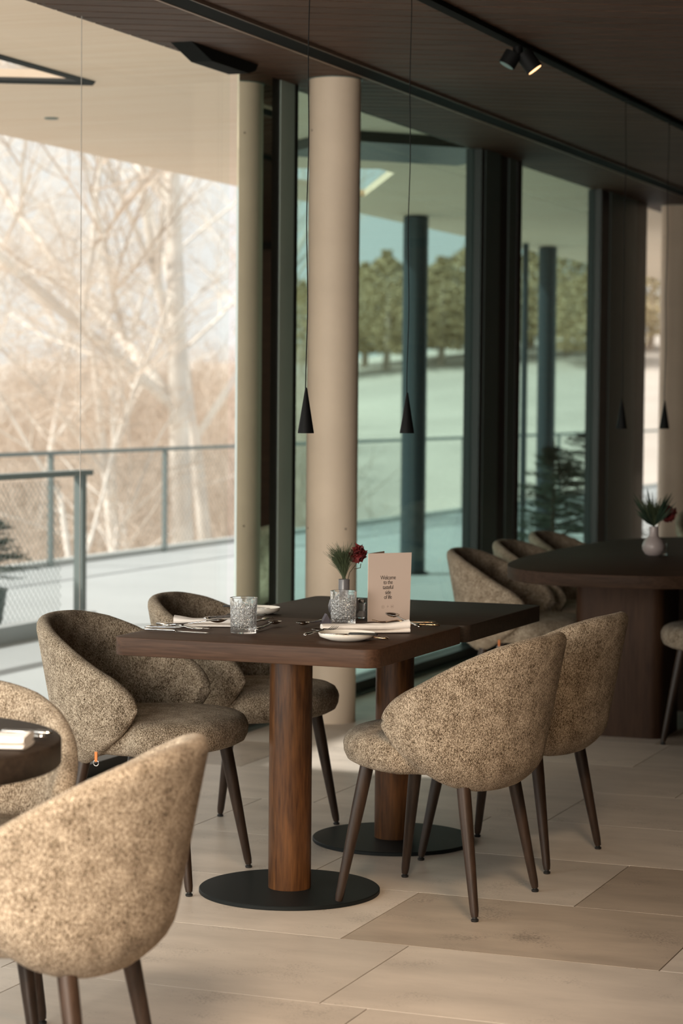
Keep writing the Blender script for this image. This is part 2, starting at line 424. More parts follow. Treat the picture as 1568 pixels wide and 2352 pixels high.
# outer rooms sides
tag(MB().box(3.2, 3.35, -2.2, 20.0, 0, CZ + 0.03).build('wall_right', plain('dark panel wall', (0.035, 0.024, 0.017), 0.6)), kind='structure')
fw_ = MB().box(WX - 0.1, 3.35, -2.35, -2.2, 0, .62).box(WX - 0.1, 3.35, -2.35, -2.2, 2.58, CZ + .03).box(WX - .1, -3.90, -2.35, -2.2, .62, 2.58).box(-0.75, 3.35, -2.35, -2.2, .62, 2.58)  # unseen wall, its opening shaped to hold the added fill lamp
tag(fw_.build('wall_front', plain('rear wall', (0.10, 0.075, 0.055), 0.7)), kind='structure')
tag(MB().box(WX - 0.1, 3.35, 20.0, 20.15, 0, CZ + 0.03).build('wall_back', M['plank']), kind='structure')

# ------------------------------------------------------------------ window wall
def wbox(parent, name, y0, y1, z0, z1, mat, dx0=-0.09, dx1=0.0):
    return MB().box(WX + dx0, WX + dx1, y0, y1, z0, z1).build(name, mat, parent)
def win(n, y0, y1, glass, panes):
    e = empty('window_%d' % n, (0, 0, 0)); tag(e, kind='structure')
    for a, b in panes:
        wbox(e, 'pane', a, b, 0.06, CZ - 0.0, M[glass], -0.050, -0.042)
    wbox(e, 'sill', y0, y1, 0.0, 0.06, M['frame'], -0.09, 0.02)
    wbox(e, 'track', y0, y1, 0.0, 0.012, M['frame3'], 0.02, 0.05)
    return e
w1 = win(1, 0.5, 9.122, 'clear', [(0.5, 3.904), (3.904, 8.777)])
wbox(w1, 'glass_joint', 7.463, 7.466, 0.06, CZ, plain('silicone joint', (0.45, 0.43, 0.40), 0.6), -0.041, -0.0395)
tag(wbox(w1, 'sliding_leaf', 8.777, 9.122, 0.06, CZ, M['coated'], -0.010, -0.0), 'dark coated glass leaf mirroring the column')
w2 = win(2, 9.122, 12.356, 'tint', [(9.415, 12.025)])
wbox(w2, 'frame', 9.122, 9.218, 0.0, CZ, M['frame'], -0.09, -0.004)
wbox(w2, 'frame', 9.218, 9.375, 0.0, CZ, M['frame2'], -0.09, 0.0)
wbox(w2, 'frame', 9.375, 9.415, 0.0, CZ, M['frame'], -0.09, 0.0)
wbox(w2, 'frame', 12.025, 12.087, 0.0, CZ, M['frame'], -0.09, 0.0)
wbox(w2, 'frame', 12.087, 12.356, 0.0, CZ, M['frame3'], -0.09, 0.004)
w3 = win(3, 12.356, 15.75, 'tint', [(12.78, 14.531)])
wbox(w3, 'frame', 12.356, 12.544, 0.0, CZ, M['frame'], -0.09, -0.01)
wbox(w3, 'frame', 12.544, 12.695, 0.0, CZ, M['frame3'], -0.09, -0.004)
wbox(w3, 'frame', 12.695, 12.78, 0.0, CZ, M['frame'], -0.09, 0.0)
wbox(w3, 'frame', 14.531, 14.75, 0.0, CZ, M['frame'], -0.09, 0.0)
wbox(w3, 'frame', 14.75, 15.443, 0.0, CZ, M['frame3'], -0.09, 0.004)
wbox(w3, 'frame', 15.443, 15.75, 0.0, CZ, M['frame'], -0.09, 0.0)
w4 = win(4, 15.75, 20.0, 'clear', [(15.75, 20.0)])
# wedge shaped head fitting
hb = MB()
pr = [(8.12, 2.785), (8.31, 2.735), (8.67, 2.735), (8.74, 2.755), (8.768, 2.785)]
hb.add([(WX + 0.0, y, z) for y, z in pr] + [(WX + 0.09, y, z) for y, z in pr],
       [(0, 1, 2, 3, 4), (9, 8, 7, 6, 5)] + [(i, i + 5, (i + 1) % 5 + 5, (i + 1) % 5) for i in range(5)])
tag(hb.build('door_closer', M['matte']), 'black wedge-shaped box fixed under the ceiling edge at the top of the glass wall', 'door closer')

# ------------------------------------------------------------------ columns
def column(x, y, label, r=0.112):
    e = empty('column', (x, y, 0), 0, label, 'column')
    prof = [(r, 0.0), (r, 0.4), (r, 0.8), (r, 1.2), (r, 1.8), (r, CZ)]
    MB().lathe(prof, 64).build('shaft', M['concrete'], e, angle=40)
    MB().lathe([(r + 0.006, CZ - 0.004), (r + 0.006, CZ)], 64).build('collar', M['frame3'], e, angle=40)
    for k, (a, z) in enumerate([(math.radians(-134), 0.846), (math.radians(-35), 0.846), (math.radians(-130), 2.56)]):
        b = MB().tube([(math.cos(a) * (r - 0.002), math.sin(a) * (r - 0.002), z), (math.cos(a) * (r + 0.0015), math.sin(a) * (r + 0.0015), z)], 0.0045, 10)
        b.build('plug', M['ovalhole'], e)
    return e
column(-3.70, 9.275, 'smooth round beige column in front of the first dark window frame')
column(-3.75, 15.9, 'round beige column far back beyond the oval table')

# ------------------------------------------------------------------ outdoors
SZ = 2.9
tag(MB().box(-9.36, WX - 0.09, -3, 45, -0.25, -0.01).build('terrace', M['terrace']), kind='structure')
tag(MB().box(-9.40, -9.28, -3, 45, -0.25, 0.035).build('trim_1', plain('terrace edge', (0.50, 0.53, 0.52), 0.6)), kind='structure')
def soffit():
    outer = [(-6.66, 2.0), (-4.02, 2.0), (-4.02, 45.0), (-6.66, 45.0)]
    A = atz(0, 182, SZ); B = atz(213, 187, SZ)
    d = (B - A); B2 = B; C = B + (A - B) * 2.0
    h1 = [(B2.x, B2.y), (C.x, C.y), (C.x, 6.4), (B2.x, 6.4)]
    pts = [atz(*p, SZ) for p in ((640, 386), (872, 388), (905, 398), (835, 452), (640, 420))]
    h2 = [(max(-6.6, p.x), p.y) for p in pts]
    mb = MB()
    for z, flip in ((SZ, False), (SZ + 0.05, True)):
        loops = [[Vector((x, y, 0)) for x, y in L] for L in (outer, h1, h2)]
        tri = tessellate_polygon(loops)
        flat = [p for L in (outer, h1, h2) for p in L]
        mb.add([(x, y, z) for x, y in flat], [tuple(t) for t in tri])
    for L in (outer, h1, h2):
        n = len(L)
        mb.add([(x, y, SZ) for x, y in L] + [(x, y, SZ + 0.05) for x, y in L], [(i, (i + 1) % n, n + (i + 1) % n, n + i) for i in range(n)])
    me = mb.mesh('soffit')
    bm = bmesh.new(); bm.from_mesh(me); bmesh.ops.remove_doubles(bm, verts=bm.verts, dist=1e-4); bmesh.ops.recalc_face_normals(bm, faces=bm.faces); bm.to_mesh(me); bm.free()
    s = link('soffit', me, M['soffit']); tag(s, kind='structure')
    fr = MB()
    for L in (h1,):
        for i in range(len(L)):
            p, q = Vector((*L[i], SZ - 0.004)), Vector((*L[(i + 1) % len(L)], SZ - 0.004))
            fr.tube([p, q], 0.016, 4)
    fr.build('skylight_frame', M['frame'], s)
    # dark cross beam under the soffit and down lamp
    a, b = atz(705, 324, SZ - 0.02), atz(1130, 350, SZ - 0.02)
    dv = (b - a).normalized(); nn = Vector((-dv.y, dv.x, 0))
    mb = MB()
    poly = [(a - nn * 0.45).to_tuple()[:2], (b - nn * 0.45).to_tuple()[:2], (b + nn * 0.45).to_tuple()[:2], (a + nn * 0.45).to_tuple()[:2]]
    poly = clip(clip(poly, 1, 0, -4.03), -1, 0, 6.65)
    mb.prism(poly, SZ - 0.06, SZ - 0.001).build('cross_beam', M['frame'], s)
    p = atz(118, 271, SZ)
    MB().lathe([(0.035, SZ - 0.006), (0.04, SZ)], 16, (p.x, p.y)).build('recessed_lamp', M['frame3'], s)
    return s
soffit()
def outdoor_column(px, x, wpx, label):
    p = atx(px, 900, x)
    dist = (p - CAM).dot(fw)
    r = wpx * dist / F_PX / 2
    e = empty('outdoor_column', (p.x, p.y, -0.01), 0, label, 'column')
    MB().lathe([(r, 0.02), (r, SZ)], 24).build('shaft', plain('blue steel', (0.035, 0.05, 0.06), 0.4), e, angle=40)
    MB().lathe([(r * 1.3, 0), (r * 1.3, 0.02)], 24).build('base_plate', M['frame'], e)
outdoor_column(951, -6.30, 58, 'dark blue outdoor column seen through the middle window')
outdoor_column(1254, -6.30, 42, 'dark outdoor column seen through the window above the far chairs')
outdoor_column(1203, -6.35, 15, 'slim dark outdoor post just left of the far outdoor column')

def railing(x, ys, y0, y1, z, label, rail_r, post_w, net=None, zb=-0.01):
    e = empty('railing', (x, y0, zb), 0, label, 'railing')
    MB().box(-rail_r * 1.6, rail_r * 1.6, 0, y1 - y0, z - zb - 0.022, z - zb + 0.012).build('handrail', M['rail'], e)
    for y in ys:
        mb = MB().box(-post_w / 2, post_w / 2, y - y0 - post_w / 2, y - y0 + post_w / 2, 0, z - zb - 0.02)
        mb.build('post', M['rail'], e)
    if net:
        mb = MB(); n0, n1, step = net
        H = z - zb - 0.09
        k = n0 - H
        while k < n1:
            for s in (1, -1):
                a0, a1 = (k, k + H) if s == 1 else (k + H, k)
                # clip to n0..n1
                p = Vector((0, a0 - y0, 0.05)); q = Vector((0, a1 - y0, 0.05 + H))
                lo, hi = 0.0, 1.0
                for bound, sign in ((n0, 1), (n1, -1)):
                    u0, u1 = (a0 - bound) * sign, (a1 - bound) * sign
                    if u0 < 0 and u1 < 0: lo, hi = 1, 0; break
                    if u0 < 0: lo = max(lo, u0 / (u0 - u1))
                    if u1 < 0: hi = min(hi, u0 / (u0 - u1))
                if hi - lo > 0.02:
                    mb.tube([p.lerp(q, lo), p.lerp(q, hi)], 0.0016, 3, caps=False)
            k += step
        o = mb.build('wire_net', M['rail'], e); o['kind'] = 'stuff'
    return e
railing(-9.27, [10.4 + 2.17 * i for i in range(14)], 8, 42, 0.945, 'long grey railing along the outer edge of the terrace', 0.014, 0.038, net=(8, 26, 0.075))
railing(-6.70, [8.0, atx(184, 1200, -6.7).y], 7.0, 12.68, 0.945, 'nearer grey railing ending in a thick post, in front of the terrace', 0.03, 0.058, net=(7.0, 12.35, 0.055))
cb = MB().box(-0.05, 0.06, 0, 5.55, 0, 0.10); cb2 = cb.build('curb', M['terrace']); cb2.location = (-6.62, 7.0, -0.01)
tag(cb2, 'pale low curb under the nearer railing', 'curb')
gb = MB().box(0, 1.0, 0, 5.3, 0, 0.012).build('drain_mat', plain('dark mat', (0.05, 0.06, 0.06), 0.9, var=0.3, scale=40)); gb.location = (-7.72, 7.0, -0.01)  # flat dark sheet painted as the shaded floor opening
tag(gb, 'dark grey mat strip on the terrace behind the curb', 'mat')

# terrain
def hz(x, y):
    d = math.hypot(x + 4, y - 0) 
    base = -3.2 + 0 * d
    r = max(0.0, (d - 26) / 70.0)
    az = math.degrees(math.atan2(-x, y))
    top = 6.8 - 0.10 * (az - 20)
    z = base + (top) * min(1.0, r) ** 1.1
    return z + 0.7 * noise.noise(Vector((x * 0.06, y * 0.06, 0)))
mb = MB(); NX, NY = 60, 70
vv = []
for j in range(NY + 1):
    for i in range(NX + 1):
        rr = 10 + (i / NX) ** 1.6 * 130; az = math.radians(-5 + 95 * j / NY)
        x, y = -rr * math.sin(az) - 9.4 * (1 if True else 0) * 0.0, rr * math.cos(az)
        x = min(x, -9.42)
        vv.append((x, y, hz(x, y) if x < -10.5 else -1.2))
mb.add(vv, [(j * (NX + 1) + i, j * (NX + 1) + i + 1, (j + 1) * (NX + 1) + i + 1, (j + 1) * (NX + 1) + i) for j in range(NY) for i in range(NX)])
tag(mb.build('hillside', M['hill'], smooth=True), kind='structure')

def tree(seed, base, H, r0, lean, label, mat, twig_mat, twig=1.0, depth=5, spread=0.55, droop=0.0, group=None):
    rg = random.Random(seed)
    e = empty('bare_tree', base, 0, label, 'tree', group)
    thick, thin = MB(), MB()
    def grow(p, d, L, r, lev):
        n = 4; pts = [p]; rads = [r]
        for i in range(n):
            d = (d + Vector((rg.uniform(-1, 1), rg.uniform(-1, 1), rg.uniform(-0.6, 1.0) - droop)) * 0.13).normalized()
            p = p + d * (L / n); pts.append(p); rads.append(r * (1 - 0.5 * (i + 1) / n))
            if lev < depth and i >= 1 - (lev > 0):
                k = 2 if rg.random() < (0.7 if lev < 3 else 0.45) * twig else 1
                for _ in range(k):
                    q = Vector((rg.uniform(-1, 1), rg.uniform(-1, 1), rg.uniform(-0.25, 0.7))).normalized()
                    nd = (d * (1 - spread) + q * spread * 1.4).normalized()
                    grow(p, nd, L * rg.uniform(0.45, 0.66), rads[-1] * 0.62, lev + 1)
        (thick if lev < 3 else thin).tube(pts, rads, 6 if lev < 2 else 3, caps=False)
    grow(Vector((0, 0, -0.3)), Vector((lean[0], lean[1], 1)).normalized(), H, r0, 0)
    thick.build('trunk', mat, e, smooth=True)
    o = thin.build('twigs', twig_mat, e); o['kind'] = 'stuff'
    return e
def ground(px, dist):
    v = ray(px, 920); v = Vector((v.x, v.y, 0)).normalized(); x, y = v.x * dist, v.y * dist
    return (x, y, hz(x, y))
spec = [(432, 27, 9.5, .17, (-.02, 0), 'pale tall tree whose trunk rises just left of the dark glass leaf', .45),
        (398, 26, 5.5, .085, (-.32, .05), 'pale tree leaning left from beside the tall tree behind the railing', .6),
        (478, 30, 8.5, .12, (.02, 0), 'slim pale tree close to the dark glass leaf', .45),
        (330, 24, 4.0, .07, (-.35, .1), 'small leaning sapling behind the right railing post', .6),
        (215, 38, 6.0, .07, (.15, 0), 'thin spreading tree above the near railing post', .6),
        (60, 40, 6.5, .07, (.12, 0), 'thin bare tree at the left edge of the view', .7),
        (-60, 40, 6.0, .045, (.05, .1), 'bare tree partly outside the left edge', .7),
        (280, 48, 8.0, .09, (-.1, 0), 'faint bare tree far up the slope', .6)]
for i, (px, dist, H, r, lean, lab, sp) in enumerate(spec):
    tree(10 + i, ground(px, dist), H, r, lean, lab, M['bark'], M['bark2'] if i in (0, 1, 3) else M['bark'], 1.0, 4 + (i in (0, 1)), sp, group='pale bare trees beyond the terrace')
# thicket of brush on the slope
def thicket(name, seed, n, pxr, dr, hr, mat, label, cat):
    rg = random.Random(seed); mb = MB()
    for _ in range(n):
        g = Vector(ground(rg.uniform(*pxr), rg.uniform(*dr)))
        for k in range(4):
            h = rg.uniform(*hr); a = Vector((rg.uniform(-.5, .5), rg.uniform(-.5, .5), 1))
            p1 = g + a * h * 0.5 + Vector((rg.uniform(-.1, .1), 0, 0)) * h; p2 = g + a * h + Vector((rg.uniform(-.4, .4), rg.uniform(-.3, .3), -.1)) * h * 0.6
            mb.tube([g, p1, p2], [0.022, 0.014, 0.004], 3, caps=False)
            for q in range(5):
                u = rg.uniform(.3, 1); s = g.lerp(p2, u)
                mb.tube([s, s + Vector((rg.uniform(-.5, .5), rg.uniform(-.5, .5), rg.uniform(0, .7))) * h * 0.35], [0.009, 0.003], 3, caps=False)
    o = mb.build(name, mat); tag(o, label, cat, kind='stuff')
thicket('brush', 3, 1500, (-250, 720), (27, 75), (1.0, 2.8), M['bark2'], 'dry tan brush covering the slope behind the terrace railing', 'brush')
# fuller olive trees seen through the tinted panes
def leafy(seed, base, H, R, label):
    rg = random.Random(seed)
    e = empty('leafy_tree', base, 0, label, 'tree', 'olive trees seen through the dark panes')
    MB().tube([(0, 0, -0.3), (0.1, 0, H * .4), (0, 0.1, H * .8)], [0.16, 0.11, 0.05], 7).build('trunk', M['bark2'], e, smooth=True)
    mb = MB()
    for _ in range(5000):
        a = rg.uniform(0, 6.283); u = rg.random() ** .5; zz = rg.uniform(0.15, 1.05)
        rr = R * u * math.sin(min(1, max(.05, zz)) * math.pi * .93 + .15) * (1 + .3 * noise.noise(Vector((a * 1.5, zz * 4, seed))))
        c = Vector((rr * math.cos(a), rr * math.sin(a), H * zz)); s = rg.uniform(.04, .09)
        t = Vector((rg.uniform(-1, 1), rg.uniform(-1, 1), rg.uniform(-1, 1))).normalized(); q = t.orthogonal().normalized()
        mb.add([c + t * s * 1.6, c + q * s * .6, c - t * s * 1.2, c - q * s * .6], [(0, 1, 2, 3)])
    o = mb.build('foliage', M['olive'], e); o['kind'] = 'stuff'
where = ['left of the near column', 'just right of the near column', 'between the near column and the dark blue outdoor column', 'behind the dark blue outdoor column', 'right of the dark blue outdoor column',
         'beside the middle window frame', 'behind the middle window frame', 'left of the far outdoor column', 'right of the far outdoor column', 'beside the wide dark frame', 'in the narrow gap beside the far column']
for i, px in enumerate((690, 835, 885, 950, 1010, 1075, 1130, 1215, 1300, 1365, 1490)):
    leafy(50 + i, ground(px, 84 + (i * 5) % 9), 3.4 + .4 * (i % 3), 2.4, 'olive tree outside, seen ' + where[i])

def conifer(base, H, R, label, seed, n=13):
    rg = random.Random(seed)
    e = empty('conifer', base, 0, label, 'conifer')
    MB().lathe([(0.13, 0), (0.17, 0.24), (0.16, 0.24), (0.14, 0.2)], 20).build('pot', M['frame3'], e, angle=40)
    MB().tube([(0, 0, 0.2), (0, 0, H)], [0.02, 0.006], 6).build('trunk', M['stem'], e)
    mb = MB()
    for i in range(n):
        z = 0.3 + (H - 0.35) * i / n; L = R * (1 - i / n) ** .8 + 0.05
        for k in range(7):
            a = rg.uniform(0, 6.28); dv = Vector((math.cos(a), math.sin(a), rg.uniform(.0, .25)))
            p = Vector((0, 0, z)); q = p + dv * L * rg.uniform(.7, 1.1)
            mb.tube([p, p.lerp(q, .5) + Vector((0, 0, .02)), q], [0.005, 0.004, 0.002], 3, caps=False)
            for s in range(34):
                u = rg.uniform(.15, 1); c = p.lerp(q, u)
                nd = (dv * .5 + Vector((rg.uniform(-1, 1), rg.uniform(-1, 1), rg.uniform(-.5, .8)))).normalized() * rg.uniform(.04, .075)
                o = nd.orthogonal().normalized() * .003
                mb.add([c - o, c + o, c + nd], [(0, 1, 2)])
    mb.build('needles', M['needle'], e)['kind'] = 'stuff'
pb = atx(-8, 1400, -7.2)
conifer((pb.x, pb.y - 0.2, -0.01), 0.86, 0.30, 'dark potted conifer behind the wire net at the left edge', 5)
for k, (px, x, H, R, s) in enumerate([(1270, -5.0, 1.12, .55, 7), (1345, -5.0, 1.22, .6, 8)]):
    p = atx(px, 1200, x)
    conifer((p.x, p.y, -0.01), H, R, ('dark conifer outside the window, the left of the pair behind the far chairs', 'dark conifer outside the window, the right of the pair behind the far chairs')[k], s, 20)

# ------------------------------------------------------------------ ceiling tracks, spotlights, pendants
def track(x, wd, h, label):
    e = empty('ceiling_track', (x, 5.5, CZ), 0, label, 'track')
    MB().box(-wd / 2, wd / 2, 0, 11.9, -h, -0.001).build('profile', M['matte'], e)
    return e
t1 = track(-3.47, 0.10, 0.012, 'wide black ceiling channel nearest the glass wall')
MB().box(-0.062, -0.052, 0, 11.9, -0.014, -0.001).build('edge_strip', plain('warm strip', (0.30, 0.20, 0.14), 0.5), t1)
MB().box(0.052, 0.058, 0, 11.9, -0.014, -0.001).build('edge_strip', plain('warm strip dim', (0.16, 0.11, 0.08), 0.5), t1)
track(-2.645, 0.045, 0.02, 'narrow black lamp track that carries the pendants and spotlights')
def spot(base_px, head_px, label, lit):
    a = atx(*base_px, -2.645); a.z = CZ - 0.02
    v = ray(*head_px); dist = (a - CAM).dot(fw)
    b = CAM + v * dist
    e = empty('spotlight', a, 0, label, 'spotlight', 'spotlights on the narrow lamp track')
    d = (b - a).normalized(); L = (b - a).length
    st = d * 0.03
    MB().tube([Vector((0, 0, 0.0)), Vector((0, 0, -0.03))], 0.018, 12).build('mount', M['black'], e)
    MB().tube([st, d * L], 0.033, 28).build('lamp_body', M['black'], e, angle=40)
    MB().tube([d * (L - 0.001), d * (L + 0.002)], 0.028, 24).build('lens', M['lamp'] if lit else M['frame3'], e, angle=40)
    if lit:
        light('spotlight_beam', 'SPOT', a + d * (L + 0.02), a + d * 3, 14, (1, .6, .35), 0.03, spot=50)
spot((1188, 95), (1163, 150), 'left of the two black cylinder spotlights, turned away', False)
spot((1190, 97), (1228, 160), 'right of the two black cylinder spotlights, glowing warm at its tip', True)

def make_pendant(px, py, length, label):
    p = atx(px, py, -2.645); s = length
    e = empty('pendant_lamp', (p.x, p.y, p.z), 0, label, 'pendant lamp', 'slim black cone pendant lamps')
    MB().lathe([(0.0235, 0.0), (0.0245, 0.0), (0.0245, 0.002), (0.0035, s), (0.0015, s + 0.004)], 32, capb=False).build('lamp_shade', M['black'], e, angle=35)
    MB().lathe([(0.001, 0.012), (0.0232, 0.0015), (0.0235, 0.0)], 32, capt=False).build('diffuser', M['frame3'], e)
    pts = []
    top = CZ - p.z - 0.02
    for i in range(25):
        u = i / 24
        pts.append((0.0022 * math.sin(u * 17 + px), 0.0015 * math.sin(u * 11), s + (top - s) * u))
    MB().tube(pts, 0.0017, 6).build('cord', M['black'], e, smooth=True)
    MB().lathe([(0.02, top - 0.004), (0.02, top + 0.004)], 16).build('canopy', M['black'], e)
    return e
make_pendant(702, 995, 0.134, 'leftmost black cone pendant, hanging in front of the beige column')
make_pendant(934, 995, 0.134, 'second black cone pendant, hanging in front of the middle window')
make_pendant(1427, 985, 0.134, 'third black cone pendant, over the near part of the oval table')
make_pendant(1525, 985, 0.134, 'rightmost black cone pendant, in front of the far column')

# ------------------------------------------------------------------ chairs
_t = lambda x: .535 + .305 * (max(0.0, .060 - x)) ** .5
ztop_pts = [(-.36, .772), (-.31, .763), (-.25, .742), (-.18, .709), (-.11, .671), (-.07, .648)] + [(x / 1000, _t(x / 1000)) for x in list(range(-46, 56, 6)) + [56, 57.5, 59, 59.6, 60]]
zbot_pts = [(-.31, .352), (-.243, .346), (-.196, .347), (-.138, .358), (-.10, .372), (-.07, .389)] + [(x / 1000, .535 - .40 * (.060 - x / 1000) ** .5) for x in list(range(-46, 56, 6)) + [56, 57.5, 59, 59.6, 60]]
def interp(t, x):
    if x <= t[0][0]: return t[0][1]
    for a, b in zip(t, t[1:]):
        if x <= b[0]:
            return a[1] + (b[1] - a[1]) * (x - a[0]) / (b[0] - a[0])
    return t[-1][1]
def shell_mesh():
    a0, b0, xc, ex = 0.257, 0.264, -0.030, 2 / 2.08
    def plan(phi, z):
        k = z - 0.55
        sx = 1 + 0.74 * k; sy = 1 + 0.52 * k
        c, s = math.cos(phi), math.sin(phi)
        X = xc - a0 * sx * math.copysign(abs(c) ** ex, c)
        Y = b0 * sy * math.copysign(abs(s) ** ex, s)
        return X, Y
    # largest phi so that x reaches the tip
    pm = math.pi / 2
    while plan(pm, 0.535)[0] < 0.060: pm += 0.002
    NU, NV, T = 72, 26, 0.046
    mid = []
    for i in range(NU + 1):
        u = -math.cos(math.pi * i / NU); phi = pm * (u * 0.5 + 0.5 * math.sin(u * math.pi / 2)) if False else pm * u
        # find column extents by iterating x
        zt = 0.535
        for _ in range(12): zt = interp(ztop_pts, plan(phi, zt)[0]) * 0.5 + zt * 0.5
        zb = 0.535
        for _ in range(12): zb = interp(zbot_pts, plan(phi, zb)[0]) * 0.5 + zb * 0.5
        if zt < zb: zt = zb = (zt + zb) / 2
        col = []
        for j in range(NV + 1):
            v = 0.5 - 0.5 * math.cos(math.pi * j / NV)
            z = zb + (zt - zb) * v
            X, Y = plan(phi, z)
            # tuck the bottom in, more at the back
            g = max(0.0, 1 - (z - zb) / 0.085)
            tk = 1 - 0.30 * g ** 2.2 * max(0.0, math.cos(phi) * 0.7 + 0.3)
            X = xc + (X - xc) * tk; Y = Y * tk
            col.append(Vector((X, Y, z)))
        mid.append(col)
    def N(i, j):
        a = mid[min(i + 1, NU)][j] - mid[max(i - 1, 0)][j]; b = mid[i][min(j + 1, NV)] - mid[i][max(j - 1, 0)]
        n = a.cross(b)
        return n.normalized() if n.length > 1e-9 else Vector((0, 0, 0))
    # distance to rim
    verts = []; idx = {}
    def thick(i, j):
        p = mid[i][j]
        dt = min((p - mid[i][0]).length, (p - mid[i][NV]).length)
        du = min(min((p - mid[k][NV // 2]).length for k in (0, NU)), 1)
        e = min(dt, du) if False else dt
        e = min(e, max(0.0, (p - mid[0][NV // 2]).length * 0.9), max(0.0, (p - mid[NU][NV // 2]).length * 0.9))
        r = min(1.0, e / 0.026)
        return T / 2 * math.sqrt(max(0.0, 1 - (1 - r) ** 2))
    norm = {}
    for i in range(NU + 1):
        for j in range(NV + 1):
            ii = min(max(i, 2), NU - 2); jj = min(max(j, 1), NV - 1)
            norm[i, j] = N(ii, jj)
    f = []
    for side in (1, -1):
        for i in range(NU + 1):
            for j in range(NV + 1):
                t = thick(i, j) * (1.0 if side == 1 else 1.0)
                idx[side, i, j] = len(verts); verts.append(mid[i][j] + norm[i, j] * t * side)
    for side in (1, -1):
        for i in range(NU):
            for j in range(NV):
                q = [idx[side, i, j], idx[side, i + 1, j], idx[side, i + 1, j + 1], idx[side, i, j + 1]]
                f.append(tuple(q if side == 1 else q[::-1]))
    me = bpy.data.meshes.new('backrest'); me.from_pydata([tuple(v) for v in verts], [], f)
    bm = bmesh.new(); bm.from_mesh(me)
    bmesh.ops.remove_doubles(bm, verts=bm.verts, dist=0.0006)
    bmesh.ops.recalc_face_normals(bm, faces=bm.faces)
    bm.to_mesh(me); bm.free(); me.update()
    return me
def seat_mesh():
    """puffy round seat: superellipse plan, rounded rim"""
    v = []; f = []; n = 56
    rings = [(0.10, .382), (0.70, .380), (0.88, .383), (0.955, .393), (0.99, .412), (1.0, .435), (0.985, .458), (0.95, .473), (0.88, .483), (0.7, .490), (0.4, .494), (0.1, .495)]
    for s, z in rings:
        for k in range(n):
            t = 2 * math.pi * k / n; c, q = math.cos(t), math.sin(t); ex = 2 / 2.35
            X = 0.022 + 0.248 * s * math.copysign(abs(c) ** ex, c)
            hw = 0.262 if c > 0 else 0.235
            Y = hw * s * math.copysign(abs(q) ** ex, q)
            if c > 0.0: Y *= 1 - 0.06 * c
            v.append((X, Y, z + (0.012 * c if z < .44 and c > 0 else 0)))
    m = len(rings)
    for i in range(m - 1):
        for k in range(n): f.append((i * n + k, i * n + (k + 1) % n, (i + 1) * n + (k + 1) % n, (i + 1) * n + k))
    f.append(tuple(range(n - 1, -1, -1))); f.append(tuple(range((m - 1) * n, m * n)))
    me = bpy.data.meshes.new('seat'); me.from_pydata(v, [], f); me.update()
    return me
CH = {}
def make_chair():
    e = empty('dining_chair', (0, 0, 0))
    link('backrest', shell_mesh(), M['fabric'], e, smooth=True)
    link('seat', seat_mesh(), M['fabric'], e, smooth=True)
    MB().prism([(0.08, -.12), (0.08, .12), (-.14, .11), (-.14, -.11)], .374, .384).build('under_frame', M['cap'], e)
    for fx, fy in ((1, 1), (1, -1), (-1, 1), (-1, -1)):
        top = Vector((0.15 if fx > 0 else -0.135, fy * 0.165, 0.40)); bot = Vector((0.212 if fx > 0 else -0.200, fy * 0.216, 0.012))
        pts = [top.lerp(bot, u) for u in (0, .3, .6, .96, 1)]
        lg = MB().tube(pts, [0.0195, 0.0185, 0.0155, 0.0118, 0.0095], 16).build('leg', M['leg'], e, angle=50)
        MB().lathe([(0.0095, 0), (0.0105, 0.002), (0.0105, 0.006), (0.007, 0.008), (0.007, 0.014)], 16, (bot.x, bot.y)).build('foot_cap', M['cap'], lg, angle=40)
    zp = MB().box(-0.004, 0.004, -0.0015, 0.0015, -0.024, 0.004).build('zip_pull', M['orange'], e, loc=(-0.045, -0.288, 0.400))
    tag(zp, 'orange fabric pull tab')
    ring = MB(); ring.tube([(0.008 * math.cos(a), 0, -0.028 + 0.008 * math.sin(a)) for a in [i * math.pi / 8 for i in range(17)]], 0.0016, 6)
    ring.build('ring', M['steel'], zp, smooth=True)
    return e
chair0 = make_chair(); used = [False]
def chair(x, y, deg, label, group):
    o = copy_tree(chair0) if used[0] else chair0
    used[0] = True
    o.location = (x, y, 0); o.rotation_euler = (0, 0, math.radians(deg))
    o.name = 'dining_chair'
    tag(o, label, 'chair', group)
    return o
G1, G2 = 'chairs around the set double table', 'chairs around the oval table'
chair(-2.08, 6.065, 174.7, 'nearer taupe chair on the right side of the double table, seen from behind', G1)
chair(-2.08, 6.75, 174.7, 'farther taupe chair on the right side, half hidden behind its neighbour', G1)
chair(-2.955, 6.02, 1.0, 'nearer taupe chair at the left side of the double table', G1)
chair(-2.965, 6.77, 3, 'farther taupe chair on the left, beyond the near table corner', G1)
chair(-2.137, 3.805, 189, 'foreground taupe chair back, blurred at the bottom left', 'chairs at the round table')
chair(-2.57, 4.20, -62, 'taupe chair behind the small round table at the left edge', 'chairs at the round table')
chair(-2.86, 9.44, 3, 'first chair of the row at the window side of the oval table, nearest', G2)
chair(-2.865, 10.10, 0, 'second chair in the row at the window side of the oval table', G2)
chair(-2.92, 10.85, -2, 'third chair in the row, farthest along the window side', G2)
chair(-1.985, 9.42, 180, 'chair at the right edge showing only its seat and a leg', G2)
chair(-2.93, 13.85, -60, 'pale chair far behind the oval table by the back column', G2)

